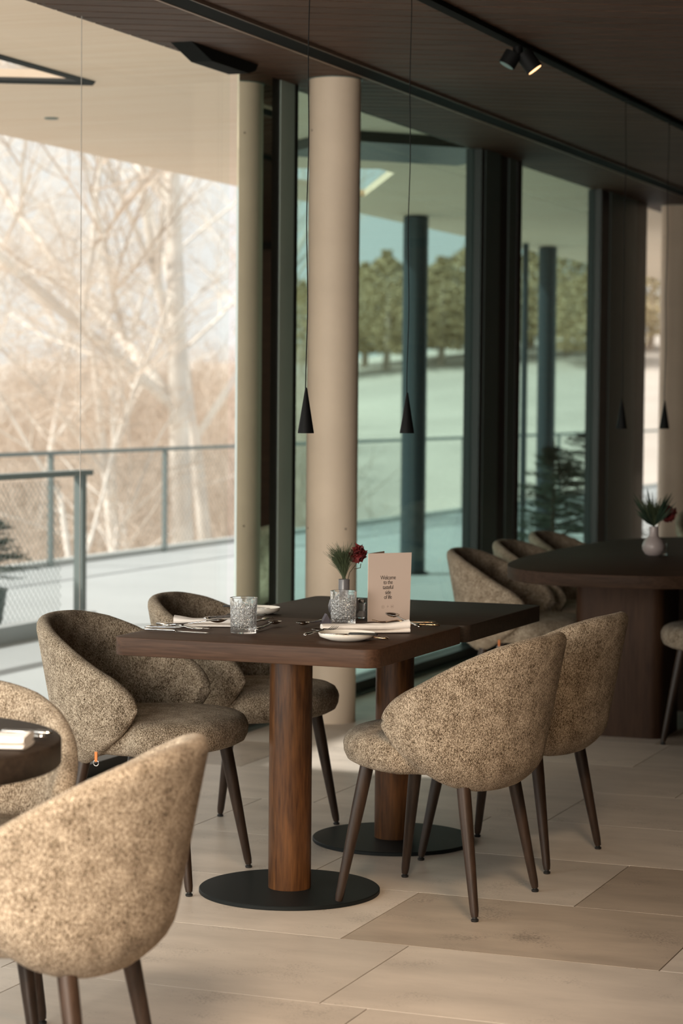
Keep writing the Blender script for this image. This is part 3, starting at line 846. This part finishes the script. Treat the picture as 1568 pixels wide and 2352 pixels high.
# ------------------------------------------------------------------ double table
def rrect(x0, x1, y0, y1, r, n=8):
    out = []
    for cx, cy, a0 in ((x1 - r, y1 - r, 0), (x0 + r, y1 - r, 90), (x0 + r, y0 + r, 180), (x1 - r, y0 + r, 270)):
        for i in range(n + 1):
            a = math.radians(a0 + 90 * i / n); out.append((cx + r * math.cos(a), cy + r * math.sin(a)))
    return out
def ped_table(x0, x1, y0, y1, px, py, label, mat, rr):
    cx, cy = (x0 + x1) / 2, (y0 + y1) / 2
    e = empty('pedestal_table', (cx, cy, 0), 0, label, 'table', 'two pedestal tables pushed together')
    me = MB().prism(rrect(x0 - cx, x1 - cx, y0 - cy, y1 - cy, rr), 0.700, 0.750).mesh('tabletop')
    bevel_mesh(me, 0.003, 2, 60)
    link('tabletop', me, mat, e, angle=40)
    ax, ay = px - cx, py - cy
    me = MB().lathe([(0.0605, 0.012), (0.061, 0.014), (0.061, 0.700)], 48, (0, 0)).build('post', M['post'], e, angle=40, loc=(ax, ay, 0))
    MB().lathe([(0.256, 0.0), (0.258, 0.002), (0.258, 0.010), (0.256, 0.012)], 96, (0, 0)).build('base_plate', M['base'], e, angle=40, loc=(ax, ay, 0))
    MB().lathe([(0.15, 0.690), (0.15, 0.700)], 24, (0, 0)).build('mounting_plate', M['base'], e, angle=40, loc=(ax, ay, 0))
    return e
ped_table(-2.872, -2.098, 5.578, 6.308, -2.507, 5.985, 'near dark wood pedestal table with glasses, plates and menu card', M['top'], 0.045)
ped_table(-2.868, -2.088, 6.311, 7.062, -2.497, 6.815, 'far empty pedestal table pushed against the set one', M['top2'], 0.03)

# ------------------------------------------------------------------ table ware
TZ = 0.7505
def at(px, py, z=TZ): return atz(px, py, z)
def tumbler_mesh():
    n, mz, R, H = 120, 44, 0.0385, 0.098
    v = []; f = []
    for j in range(mz + 1):
        z = H * j / mz
        for k in range(n):
            a = 2 * math.pi * k / n
            r = R * (0.93 + 0.07 * z / H)
            if 0.012 < z < 0.074:
                s1 = abs(math.sin(a * 6 + z * 210)); s2 = abs(math.sin(a * 6 - z * 210)); s3 = abs(math.sin(a * 12)); s4 = abs(math.sin(z * 150 + a * 2))
                d = min(min(s1, s2), min(s3, s4) * 1.3)
                r += -0.0017 * (1 - min(1, d * 2.2))
            elif z >= 0.074 and z < 0.09:
                u = (z - .074) / .016
                r += -0.0018 * (1 - u) * (1 - min(1, abs(math.sin(a * 9)) * 2.0))
            v.append((r * math.cos(a), r * math.sin(a), z))
    for j in range(mz):
        for k in range(n): f.append((j * n + k, j * n + (k + 1) % n, (j + 1) * n + (k + 1) % n, (j + 1) * n + k))
    # rim and inner wall
    prof = [(R - 0.001, H + 0.0008), (R - 0.003, H), (R * 0.90, 0.05), (R * 0.86, 0.020), (R * 0.6, 0.016), (0.002, 0.0155)]
    base = mz * n; prev = base
    for r, z in prof:
        s = len(v)
        v += [(r * math.cos(2 * math.pi * k / n), r * math.sin(2 * math.pi * k / n), z) for k in range(n)]
        for k in range(n): f.append((prev + k, prev + (k + 1) % n, s + (k + 1) % n, s + k))
        prev = s
    f.append(tuple(prev + k for k in range(n))); f.append(tuple(range(n - 1, -1, -1)))
    me = bpy.data.meshes.new('tumbler'); me.from_pydata(v, [], f); me.update(); return me
tm = tumbler_mesh()
for (px, py), lab in (((559, 1453), 'left cut-crystal tumbler standing near the front table edge'), ((788, 1435), 'right cut-crystal tumbler standing in front of the flower vase')):
    p = at(px, py)
    g = link('tumbler', tm, M['cut'], None, loc=p, rz=px * .01, angle=12)
    tag(g, lab, 'glass', 'cut-crystal tumblers')

def plate(px, py, r, label):
    p = at(px, py)
    prof = [(r * .55, 0), (r * .62, 0.001), (r * .95, 0.010), (r, 0.019), (r * 0.985, 0.021), (r * .955, 0.019), (r * .90, 0.010), (r * .8, 0.0065), (0.002, 0.006)]
    e = MB().lathe(prof, 64).build('plate', M['china'], None, angle=60, loc=p)
    tag(e, label, 'plate', 'small bread plates')
plate(796, 1470, 0.0775, 'small off-white plate at the front right of the set table')
plate(592, 1410, 0.068, 'small off-white plate behind the left tumbler')

# cutlery, local +x from handle end to head
def flat_loft(secs, zf):
    """secs: (x, halfwidth, z, thick)"""
    v = []; f = []
    for x, h, z, t in secs:
        v += [(x, -h, z), (x, -h * .6, z + t), (x, h * .6, z + t), (x, h, z), (x, h * .6, z - t * .3), (x, -h * .6, z - t * .3)]
    n = 6
    for i in range(len(secs) - 1):
        for k in range(n): f.append((i * n + k, (i + 1) * n + k, (i + 1) * n + (k + 1) % n, i * n + (k + 1) % n))
    f.append(tuple(range(n))); f.append(tuple(range((len(secs) - 1) * n + n - 1, (len(secs) - 1) * n - 1, -1)))
    return v, f
def handle_secs(L):
    return [(0, .004, .003, .002), (.006, .0085, .004, .004), (.02, .0095, .0045, .0045), (.032, .006, .005, .0035), (.038, .0075, .005, .004), (.045, .005, .005, .003), (L * .45, .0038, .006, .003), (L * .55, .0032, .007, .0028)]
def spoon_parts():
    h = MB(); h.add(*flat_loft(handle_secs(.19) + [(.125, .003, .010, .0022), (.138, .004, .010, .0018)], 0))
    b = MB(); nr, nc = 8, 20
    v = []; f = []
    for s in (0, 1):
        for i in range(nr + 1):
            for k in range(nc):
                a = 2 * math.pi * k / nc; u = i / nr
                x = .160 + .027 * u * math.cos(a); y = .0185 * u * math.sin(a) * (1 + .12 * math.cos(a))
                z = .0035 + .0085 * u * u + (0.0010 if s else 0)
                v.append((x, y, z))
    q = (nr + 1) * nc
    for s in (0, 1):
        for i in range(nr):
            for k in range(nc):
                t = (s * q + i * nc + k, s * q + i * nc + (k + 1) % nc, s * q + (i + 1) * nc + (k + 1) % nc, s * q + (i + 1) * nc + k)
                f.append(t if s else t[::-1])
    for k in range(nc): f.append((nr * nc + k, nr * nc + (k + 1) % nc, q + nr * nc + (k + 1) % nc, q + nr * nc + k))
    b.add(v, f)
    return [('handle', h), ('bowl', b)]
def fork_parts():
    h = MB(); h.add(*flat_loft(handle_secs(.19) + [(.118, .0035, .010, .002), (.130, .0105, .009, .0015), (.146, .0115, .006, .0013), (.150, .0115, .0055, .0013)], 0))
    ps = [('handle', h)]
    t = MB()
    for y in (-.0092, -.0031, .0031, .0092):
        t.add(*flat_loft([(.148, .0020, .0055, .0012), (.170, .0016, .006, .0012), (.190, .0009, .011, .0010)], 0))
        n = len(t.v) - 18
        t.v[n:] = [(a, b + y, c) for a, b, c in t.v[n:]]
    ps.append(('tines', t))
    return ps
def knife_parts():
    h = MB(); h.add(*flat_loft([(0, .005, .004, .003), (.006, .0085, .0045, .005), (.03, .009, .005, .005), (.038, .0065, .005, .004), (.046, .008, .005, .0045), (.09, .0065, .005, .004), (.098, .0078, .005, .0045), (.102, .005, .005, .003)], 0))
    b = MB(); b.add(*flat_loft([(.100, .0070, .004, .0012), (.13, .0088, .004, .0010), (.17, .0090, .004, .0009), (.195, .0070, .004, .0008), (.208, .0015, .004, .0006)], 0))
    return [('handle', h), ('blade', b)]
def butter_parts():
    h = MB(); h.add(*flat_loft([(0, .004, .004, .003), (.004, .006, .0045, .0045), (.05, .006, .005, .0045), (.075, .005, .005, .004), (.078, .004, .005, .003)], 0))
    b = MB(); b.add(*flat_loft([(.077, .0045, .0045, .0012), (.11, .0075, .0045, .001), (.14, .0078, .0045, .0009), (.155, .002, .0045, .0006)], 0))
    return [('handle', h), ('blade', b)]
PROT = {}
def cutlery(kind, tail, head, label, mat='steel', z=0.0, flip=False, group='silver cutlery on the set table', pitch=0.0, hz_=None, table_z=None):
    parts = {'spoon': spoon_parts, 'fork': fork_parts, 'knife': knife_parts, 'butter_knife': butter_parts}[kind]
    z0 = (table_z if table_z is not None else TZ) + z
    a, b = atz(*tail, z0), atz(*head, z0)
    rz = math.atan2(b.y - a.y, b.x - a.x)
    e = empty(kind, a, rz, label, kind.replace('_', ' '), group)
    if flip: e.rotation_euler = (math.pi, 0, rz); e.location.z += 0.014
    if pitch: e.rotation_euler = (e.rotation_euler[0], -math.radians(pitch), rz)
    key = (kind, mat)
    if key not in PROT:
        L = []
        for n, mb in parts():
            me = mb.mesh(n)
            bm = bmesh.new(); bm.from_mesh(me); bmesh.ops.recalc_face_normals(bm, faces=bm.faces); bm.to_mesh(me); bm.free()
            for p in me.polygons: p.use_smooth = True
            me.materials.append(M['cap'] if (kind == 'butter_knife' and n == 'handle') else M[mat]); L.append((n, me))
        PROT[key] = L
    for n, me in PROT[key]: link(n, me, None, e)
    return e
# left setting
cutlery('knife', (331, 1449), (480, 1457), 'knife nearest the front edge in the left cutlery pile', z=.000)
cutlery('fork', (333, 1443), (470, 1449), 'fork lying across the left cutlery pile', z=.009)
cutlery('spoon', (372, 1440), (484, 1442), 'spoon with dark bowl raised over the left cutlery pile', z=.012, pitch=4)
cutlery('knife', (360, 1436), (516, 1450), 'thin knife behind the left cutlery pile', z=.001)
cutlery('spoon', (590, 1449), (655, 1430), 'spoon right of the left tumbler with a bright bowl', z=.001)
cutlery('fork', (578, 1436), (651, 1413), 'fork behind the bright spoon, right of the left tumbler', z=.004, flip=True)
cutlery('butter_knife', (513, 1396), (640, 1402), 'butter knife with dark handle on the plate behind the left tumbler', z=.020)
cutlery('fork', (467, 1424), (560, 1421), 'fork resting on top of the left napkin roll', z=.032)
# right setting
cutlery('spoon', (745, 1428), (688, 1441), 'spoon pointing left beside the right napkin, upper one', z=.001)
cutlery('fork', (700, 1462), (770, 1448), 'fork with its tines resting on the left end of the right napkin', z=.012)
cutlery('spoon', (790, 1469), (688, 1446), 'larger spoon pointing left, in front of the small purple tent card', z=.001)
cutlery('spoon', (965, 1443), (855, 1423), 'spoon whose dark bowl is raised behind the right napkin', z=.012, pitch=5)
cutlery('knife', (1010, 1440), (850, 1437), 'ornate handled knife on the right of the right napkin', 'gold', z=.001)
cutlery('fork', (1004, 1434), (800, 1432), 'ornate handled fork behind the knife at the right', 'gold', z=.003)
cutlery('fork', (892, 1470), (760, 1466), 'fork under the front plate, ornate handle showing to the right', 'gold', z=.0)
cutlery('butter_knife', (867, 1462), (765, 1460), 'butter knife with black handle lying across the front plate', z=.0215)

def napkin(px0, px1, wd, hgt, label, seed, z=TZ, flare=1.0, name_group='folded white napkins'):
    a, b = atz(*px0, z), atz(*px1, z); L = (b - a).length
    rz = math.atan2(b.y - a.y, b.x - a.x)
    e = empty('napkin', a, rz, label, 'napkin', name_group)
    n, mm = 28, 24
    for layer, (zz, ww, hh) in enumerate(((0.0, wd * 1.05, hgt * .35), (hgt * .36, wd, hgt * .64))):
        v = []; f = []
        for i in range(n + 1):
            u = i / n; fl_ = 1 + (flare - 1) * (max(0, u - .72) / .28) ** 1.5
            for k in range(mm):
                t = 2 * math.pi * k / mm
                y = ww / 2 * math.copysign(abs(math.cos(t)) ** .7, math.cos(t)); q = hh * fl_ / 2 * math.copysign(abs(math.sin(t)) ** .8, math.sin(t)) + hh * fl_ / 2
                w_ = noise.noise(Vector((u * 4 + seed, math.cos(t) * 1.2, math.sin(t)))) * hh * .22
                v.append((L * u, y + w_ * .4, zz + q + (w_ if layer and q > hh * .5 else 0)))
        for i in range(n):
            for k in range(mm): f.append((i * mm + k, i * mm + (k + 1) % mm, (i + 1) * mm + (k + 1) % mm, (i + 1) * mm + k))
        f.append(tuple(range(mm - 1, -1, -1))); f.append(tuple(range(n * mm, (n + 1) * mm)))
        MB().add(v, f).build('fold', M['cloth'], e, angle=50)
    return e
napkin((738, 1455), (938, 1453), 0.045, 0.026, 'white folded napkin behind the front plate on the right', 3, flare=1.7)
napkin((560, 1440), (400, 1438), 0.050, 0.024, 'white folded napkin roll left of the left tumbler', 8, flare=1.5)

# menu card
A_, B_ = at(844, 1428), at(940, 1424)
dv = (B_ - A_); cw = dv.length; rz = math.atan2(dv.y, dv.x)
mc = empty('menu_card', A_, rz, 'folded pinkish beige menu card standing on the near table', 'menu card')
CHT = 0.201; tilt = 0.035
def panel(nm, ang, wdt):
    c, s = math.cos(ang), math.sin(ang); nx, ny = -s * .0006, c * .0006
    v = [(0, 0, 0), (wdt * c, wdt * s, 0), (wdt * c + 0.005 * (ang == 0), wdt * s, CHT), (0, 0, CHT)]
    vv = [(x - nx, y - ny, z) for x, y, z in v] + [(x + nx, y + ny, z) for x, y, z in v]
    return MB().add(vv, [(0, 1, 2, 3), (7, 6, 5, 4), (0, 4, 5, 1), (1, 5, 6, 2), (2, 6, 7, 3), (3, 7, 4, 0)]).build(nm, M['paper'], mc)
panel('front_panel', 0.0, cw); panel('back_panel', 0.70, cw * .92)
lines = [('Welcome', .117), ('to the', .1033), ('tasteful', .0885), ('side', .0735), ('of life', .0595)]
for tx, zz in lines:
    cu = bpy.data.curves.new('lettering', 'FONT'); cu.body = tx; cu.size = 0.0172; cu.align_x = 'CENTER'; cu.extrude = 0.0001; cu.space_character = 0.88
    cu.materials.append(M['ink'])
    tmp = bpy.data.objects.new('tmp', cu); COL.objects.link(tmp)
    me = bpy.data.meshes.new_from_object(tmp.evaluated_get(bpy.context.evaluated_depsgraph_get()))
    bpy.data.objects.remove(tmp); me.name = 'lettering'
    o = bpy.data.objects.new('lettering', me); COL.objects.link(o); o.parent = mc
    o.location = (cw * .475, -0.0009, zz + .006); o.rotation_euler = (math.pi / 2, 0, 0); o.scale = (0.84, 1, 1)
for k, cx in enumerate((.355, .465, .575)):
    mb = MB()
    n = 4 if k == 1 else (20 if k == 0 else 4)
    ph = 0 if k == 1 else (0 if k == 0 else math.pi / 4)
    r = 0.0046 if k < 2 else 0.0056
    pts = [(cw * cx + r * math.cos(2 * math.pi * i / n + ph), -0.0009, 0.042 + r * math.sin(2 * math.pi * i / n + ph)) for i in range(n + 1)]
    mb.tube(pts, 0.00028, 4, caps=False)
    if k < 2: mb.tube([(cw * cx, -0.0012, 0.042), (cw * cx, -0.0006, 0.042)], 0.0013, 8)
    else: mb.tube([(cw * cx - .003, -0.0009, 0.042), (cw * cx + .003, -0.0009, 0.042)], 0.0006, 4)
    mb.build('emblem', M['ink2'], mc)
# small tent card
tcA = at(748, 1432)
tc_ = empty('tent_card', tcA, math.radians(40), 'tiny folded purple tent card beside the right tumbler', 'tent card')
tcm = MB().add([(-.013, -.015, 0), (-.013, .015, 0), (-.013, 0, .029), (.013, -.015, 0), (.013, .015, 0), (.013, 0, .029)],
         [(0, 2, 1), (3, 4, 5), (0, 1, 4, 3), (1, 2, 5, 4), (2, 0, 3, 5)])
tcm.build('card', M['purple'], tc_)
tc_.rotation_euler = (0, 0, math.radians(125))
# salt jar
p = at(829, 1419)
sj = empty('salt_jar', p, 0, 'small square glass salt jar behind the right tumbler', 'salt jar')
MB().prism(rrect(-.0125, .0125, -.0125, .0125, .003, 3), 0, .044).build('jar_body', M['glass'], sj, angle=40)
MB().prism(rrect(-.0095, .0095, -.0095, .0095, .002, 3), .004, .020).build('salt', M['salt'], sj)
MB().lathe([(.009, .044), (.0105, .046), (.0105, .055), (.008, .057)], 20).build('lid', M['steel'], sj, angle=40)

def bouquet(e, neck_z, s, seed, red, needles):
    rg = random.Random(seed)
    st = MB(); nd = MB()
    for i in range(needles):
        a = rg.uniform(0, 6.283); sp = rg.random() ** .6
        d = Vector((math.cos(a) * .62 * sp - .18, math.sin(a) * .62 * sp - .05, 1)).normalized()
        L = rg.uniform(.055, .088) * s; b = Vector((rg.uniform(-.004, .004), rg.uniform(-.004, .004), neck_z + rg.uniform(0, .035) * s))
        p1 = b + d * L * .6; p2 = b + d * L + Vector((d.x * .014, d.y * .014, -.004)) * s
        nd.tube([b, p1, p2], [.0007 * s, .0006 * s, .0002 * s], 3, caps=False)
    o = nd.build('needles', M['pine'], e); o['kind'] = 'stuff'
    hd = Vector((red[0], red[1], neck_z + red[2]))
    st.tube([(0, 0, neck_z - .05 * s), (red[0] * .4, red[1] * .4, neck_z + .02 * s), (red[0] * .85, red[1], neck_z + red[2] * .6), hd], .0013 * s, 6)
    st.tube([(0, 0, neck_z), (-.004, 0, neck_z + .045 * s), (-.016 * s, 0, neck_z + .085 * s)], .0010 * s, 6)
    st.tube([(red[0], red[1], neck_z + red[2]), (red[0] - .008 * s, red[1], neck_z + red[2] + .022 * s), (red[0] - .012 * s, red[1], neck_z + red[2] + .032 * s)], .0014 * s, 6)
    st.tube([(red[0] * .7, red[1], neck_z + red[2] * .4), (red[0] * 1.2, red[1], neck_z + red[2] * .45), (red[0] * 1.25, red[1], neck_z + red[2] * .62)], .0013 * s, 6)
    st.build('stem', M['stem'], e)
    for i in range(60):
        u = rg.uniform(-1, 1); a = rg.uniform(0, 6.283); q = math.sqrt(1 - u * u)
        d = Vector((q * math.cos(a), q * math.sin(a), u)); t = d.orthogonal().normalized(); b = d.cross(t)
        R = .030 * s * rg.uniform(.55, 1.0); wv = .0125 * s
        v = []; nq = 5
        for r_i, (rr, ww) in enumerate(((.25, .3), (.7, .9), (1.0, 1.0))):
            for k in range(nq):
                x = (k / (nq - 1) - .5) * 2
                wob = rg.uniform(-1, 1) * .0055 * s * (r_i / 2)
                v.append(hd + d * (R * rr + wob - abs(x) * .002 * s) + t * (x * wv * ww) + b * (wob + .004 * s * rr * rg.uniform(-.3, 1)))
        f = [(i_ * nq + k, i_ * nq + k + 1, (i_ + 1) * nq + k + 1, (i_ + 1) * nq + k) for i_ in range(2) for k in range(nq - 1)]
        MB().add(v, f).build('petal', M['petal'], e)
p = at(789, 1421)
v1 = empty('flower_vase', p, 0, 'mauve grey ceramic bud vase with pine sprig and red flower on the near table', 'vase')
MB().lathe([(.020, 0), (.034, .006), (.045, .022), (.047, .038), (.042, .056), (.028, .070), (.018, .078), (.0165, .084), (.0165, .118), (.0145, .118), (.0145, .085), (.002, .080)], 40).build('vase_body', M['vase'], v1, angle=50)
bouquet(v1, .118, 1.0, 4, (.037, .018, .076), 520)
p = atz(1500, 1277, 0.7505)
v2 = empty('flower_vase', p, 0, 'round mauve vase with dark leaves and red flowers on the oval table', 'vase')
MB().lathe([(.022, 0), (.036, .008), (.048, .028), (.0485, .045), (.040, .068), (.025, .080), (.020, .088), (.020, .125), (.0175, .125), (.017, .09), (.002, .086)], 40).build('vase_body', M['vase2'], v2, angle=50)
bouquet(v2, .122, 1.25, 9, (.055, .03, .06), 260)
lf = MB(); rg = random.Random(2)
for i in range(34):
    a = rg.uniform(0, 6.28); d = Vector((math.cos(a), math.sin(a), rg.uniform(.3, 2.2))).normalized(); t = d.orthogonal().normalized()
    c = Vector((0, 0, .125)); L = rg.uniform(.10, .19)
    lf.add([c, c + d * L * .5 + t * .006, c + d * L, c + d * L * .5 - t * .006], [(0, 1, 2, 3)])
lf.build('leaves', M['needle'], v2)
p = atz(1524, 1275, 0.7505)
sg = MB().lathe([(.014, 0), (.016, .002), (.016, .05), (.0145, .05), (.0145, .006), (.001, .005)], 24).build('candle_glass', M['glass'], None, angle=40, loc=p)
tag(sg, 'tiny clear glass beside the round vase on the oval table', 'glass')

# ------------------------------------------------------------------ oval table
ot = empty('oval_table', (-2.27, 9.74, 0), 0, 'large dark wood oval table with a panelled base at the back right', 'table')
out = []
for i in range(96):
    t = 2 * math.pi * i / 96; ex = 2 / 3.0
    out.append((.555 * math.copysign(abs(math.cos(t)) ** ex, math.cos(t)), 1.32 * math.copysign(abs(math.sin(t)) ** ex, math.sin(t))))
me = MB().prism(out, .700, .750).mesh('tabletop'); bevel_mesh(me, .003, 2, 60)
M['oval'] = wood('oval table wood', (0.024, 0.013, 0.008), (0.052, 0.029, 0.018), scale=(3.5, 60, 60), rough=0.6, bump=0.05, spec=0.12)
M['ovalb'] = wood('oval base wood', (0.035, 0.016, 0.009), (0.066, 0.033, 0.018), scale=(30, 30, 3), rough=0.55, bump=0.05, spec=0.2)
link('tabletop', me, M['oval'], ot, angle=40)
for nm, (x0, x1, y0, y1) in (('base_panel', (-.35, .03, -.41, -.06)), ('base_panel', (-.20, .30, .50, .90))):
    me = MB().prism(rrect(x0, x1, y0, y1, .05, 5), 0.0, .700).mesh(nm)
    link(nm, me, M['ovalb'], ot, angle=40)

# ------------------------------------------------------------------ round table in the foreground
rtb = empty('round_table', (-2.433, 3.70, 0), 0, 'small round dark table cut by the left edge of the picture', 'table')
me = MB().lathe([(.374, .700), (.377, .703), (.377, .747), (.374, .750)], 96).mesh('tabletop')
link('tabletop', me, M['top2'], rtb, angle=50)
MB().lathe([(.061, .012), (.061, .700)], 40).build('post', M['post'], rtb, angle=40)
MB().lathe([(.25, 0), (.25, .012)], 72).build('base_plate', M['base'], rtb, angle=40)
napkin((-90, 1712), (66, 1716), 0.085, 0.024, 'white napkin on the small round table', 12, flare=1.1, name_group='napkins on the round table')
cutlery('knife', (120, 1690), (-80, 1682), 'knife on the small round table, behind the napkin', 'steel', z=.001, group='cutlery on the round table')
cutlery('fork', (108, 1697), (-90, 1690), 'fork on the small round table, beside the knife', 'steel', z=.003, group='cutlery on the round table')
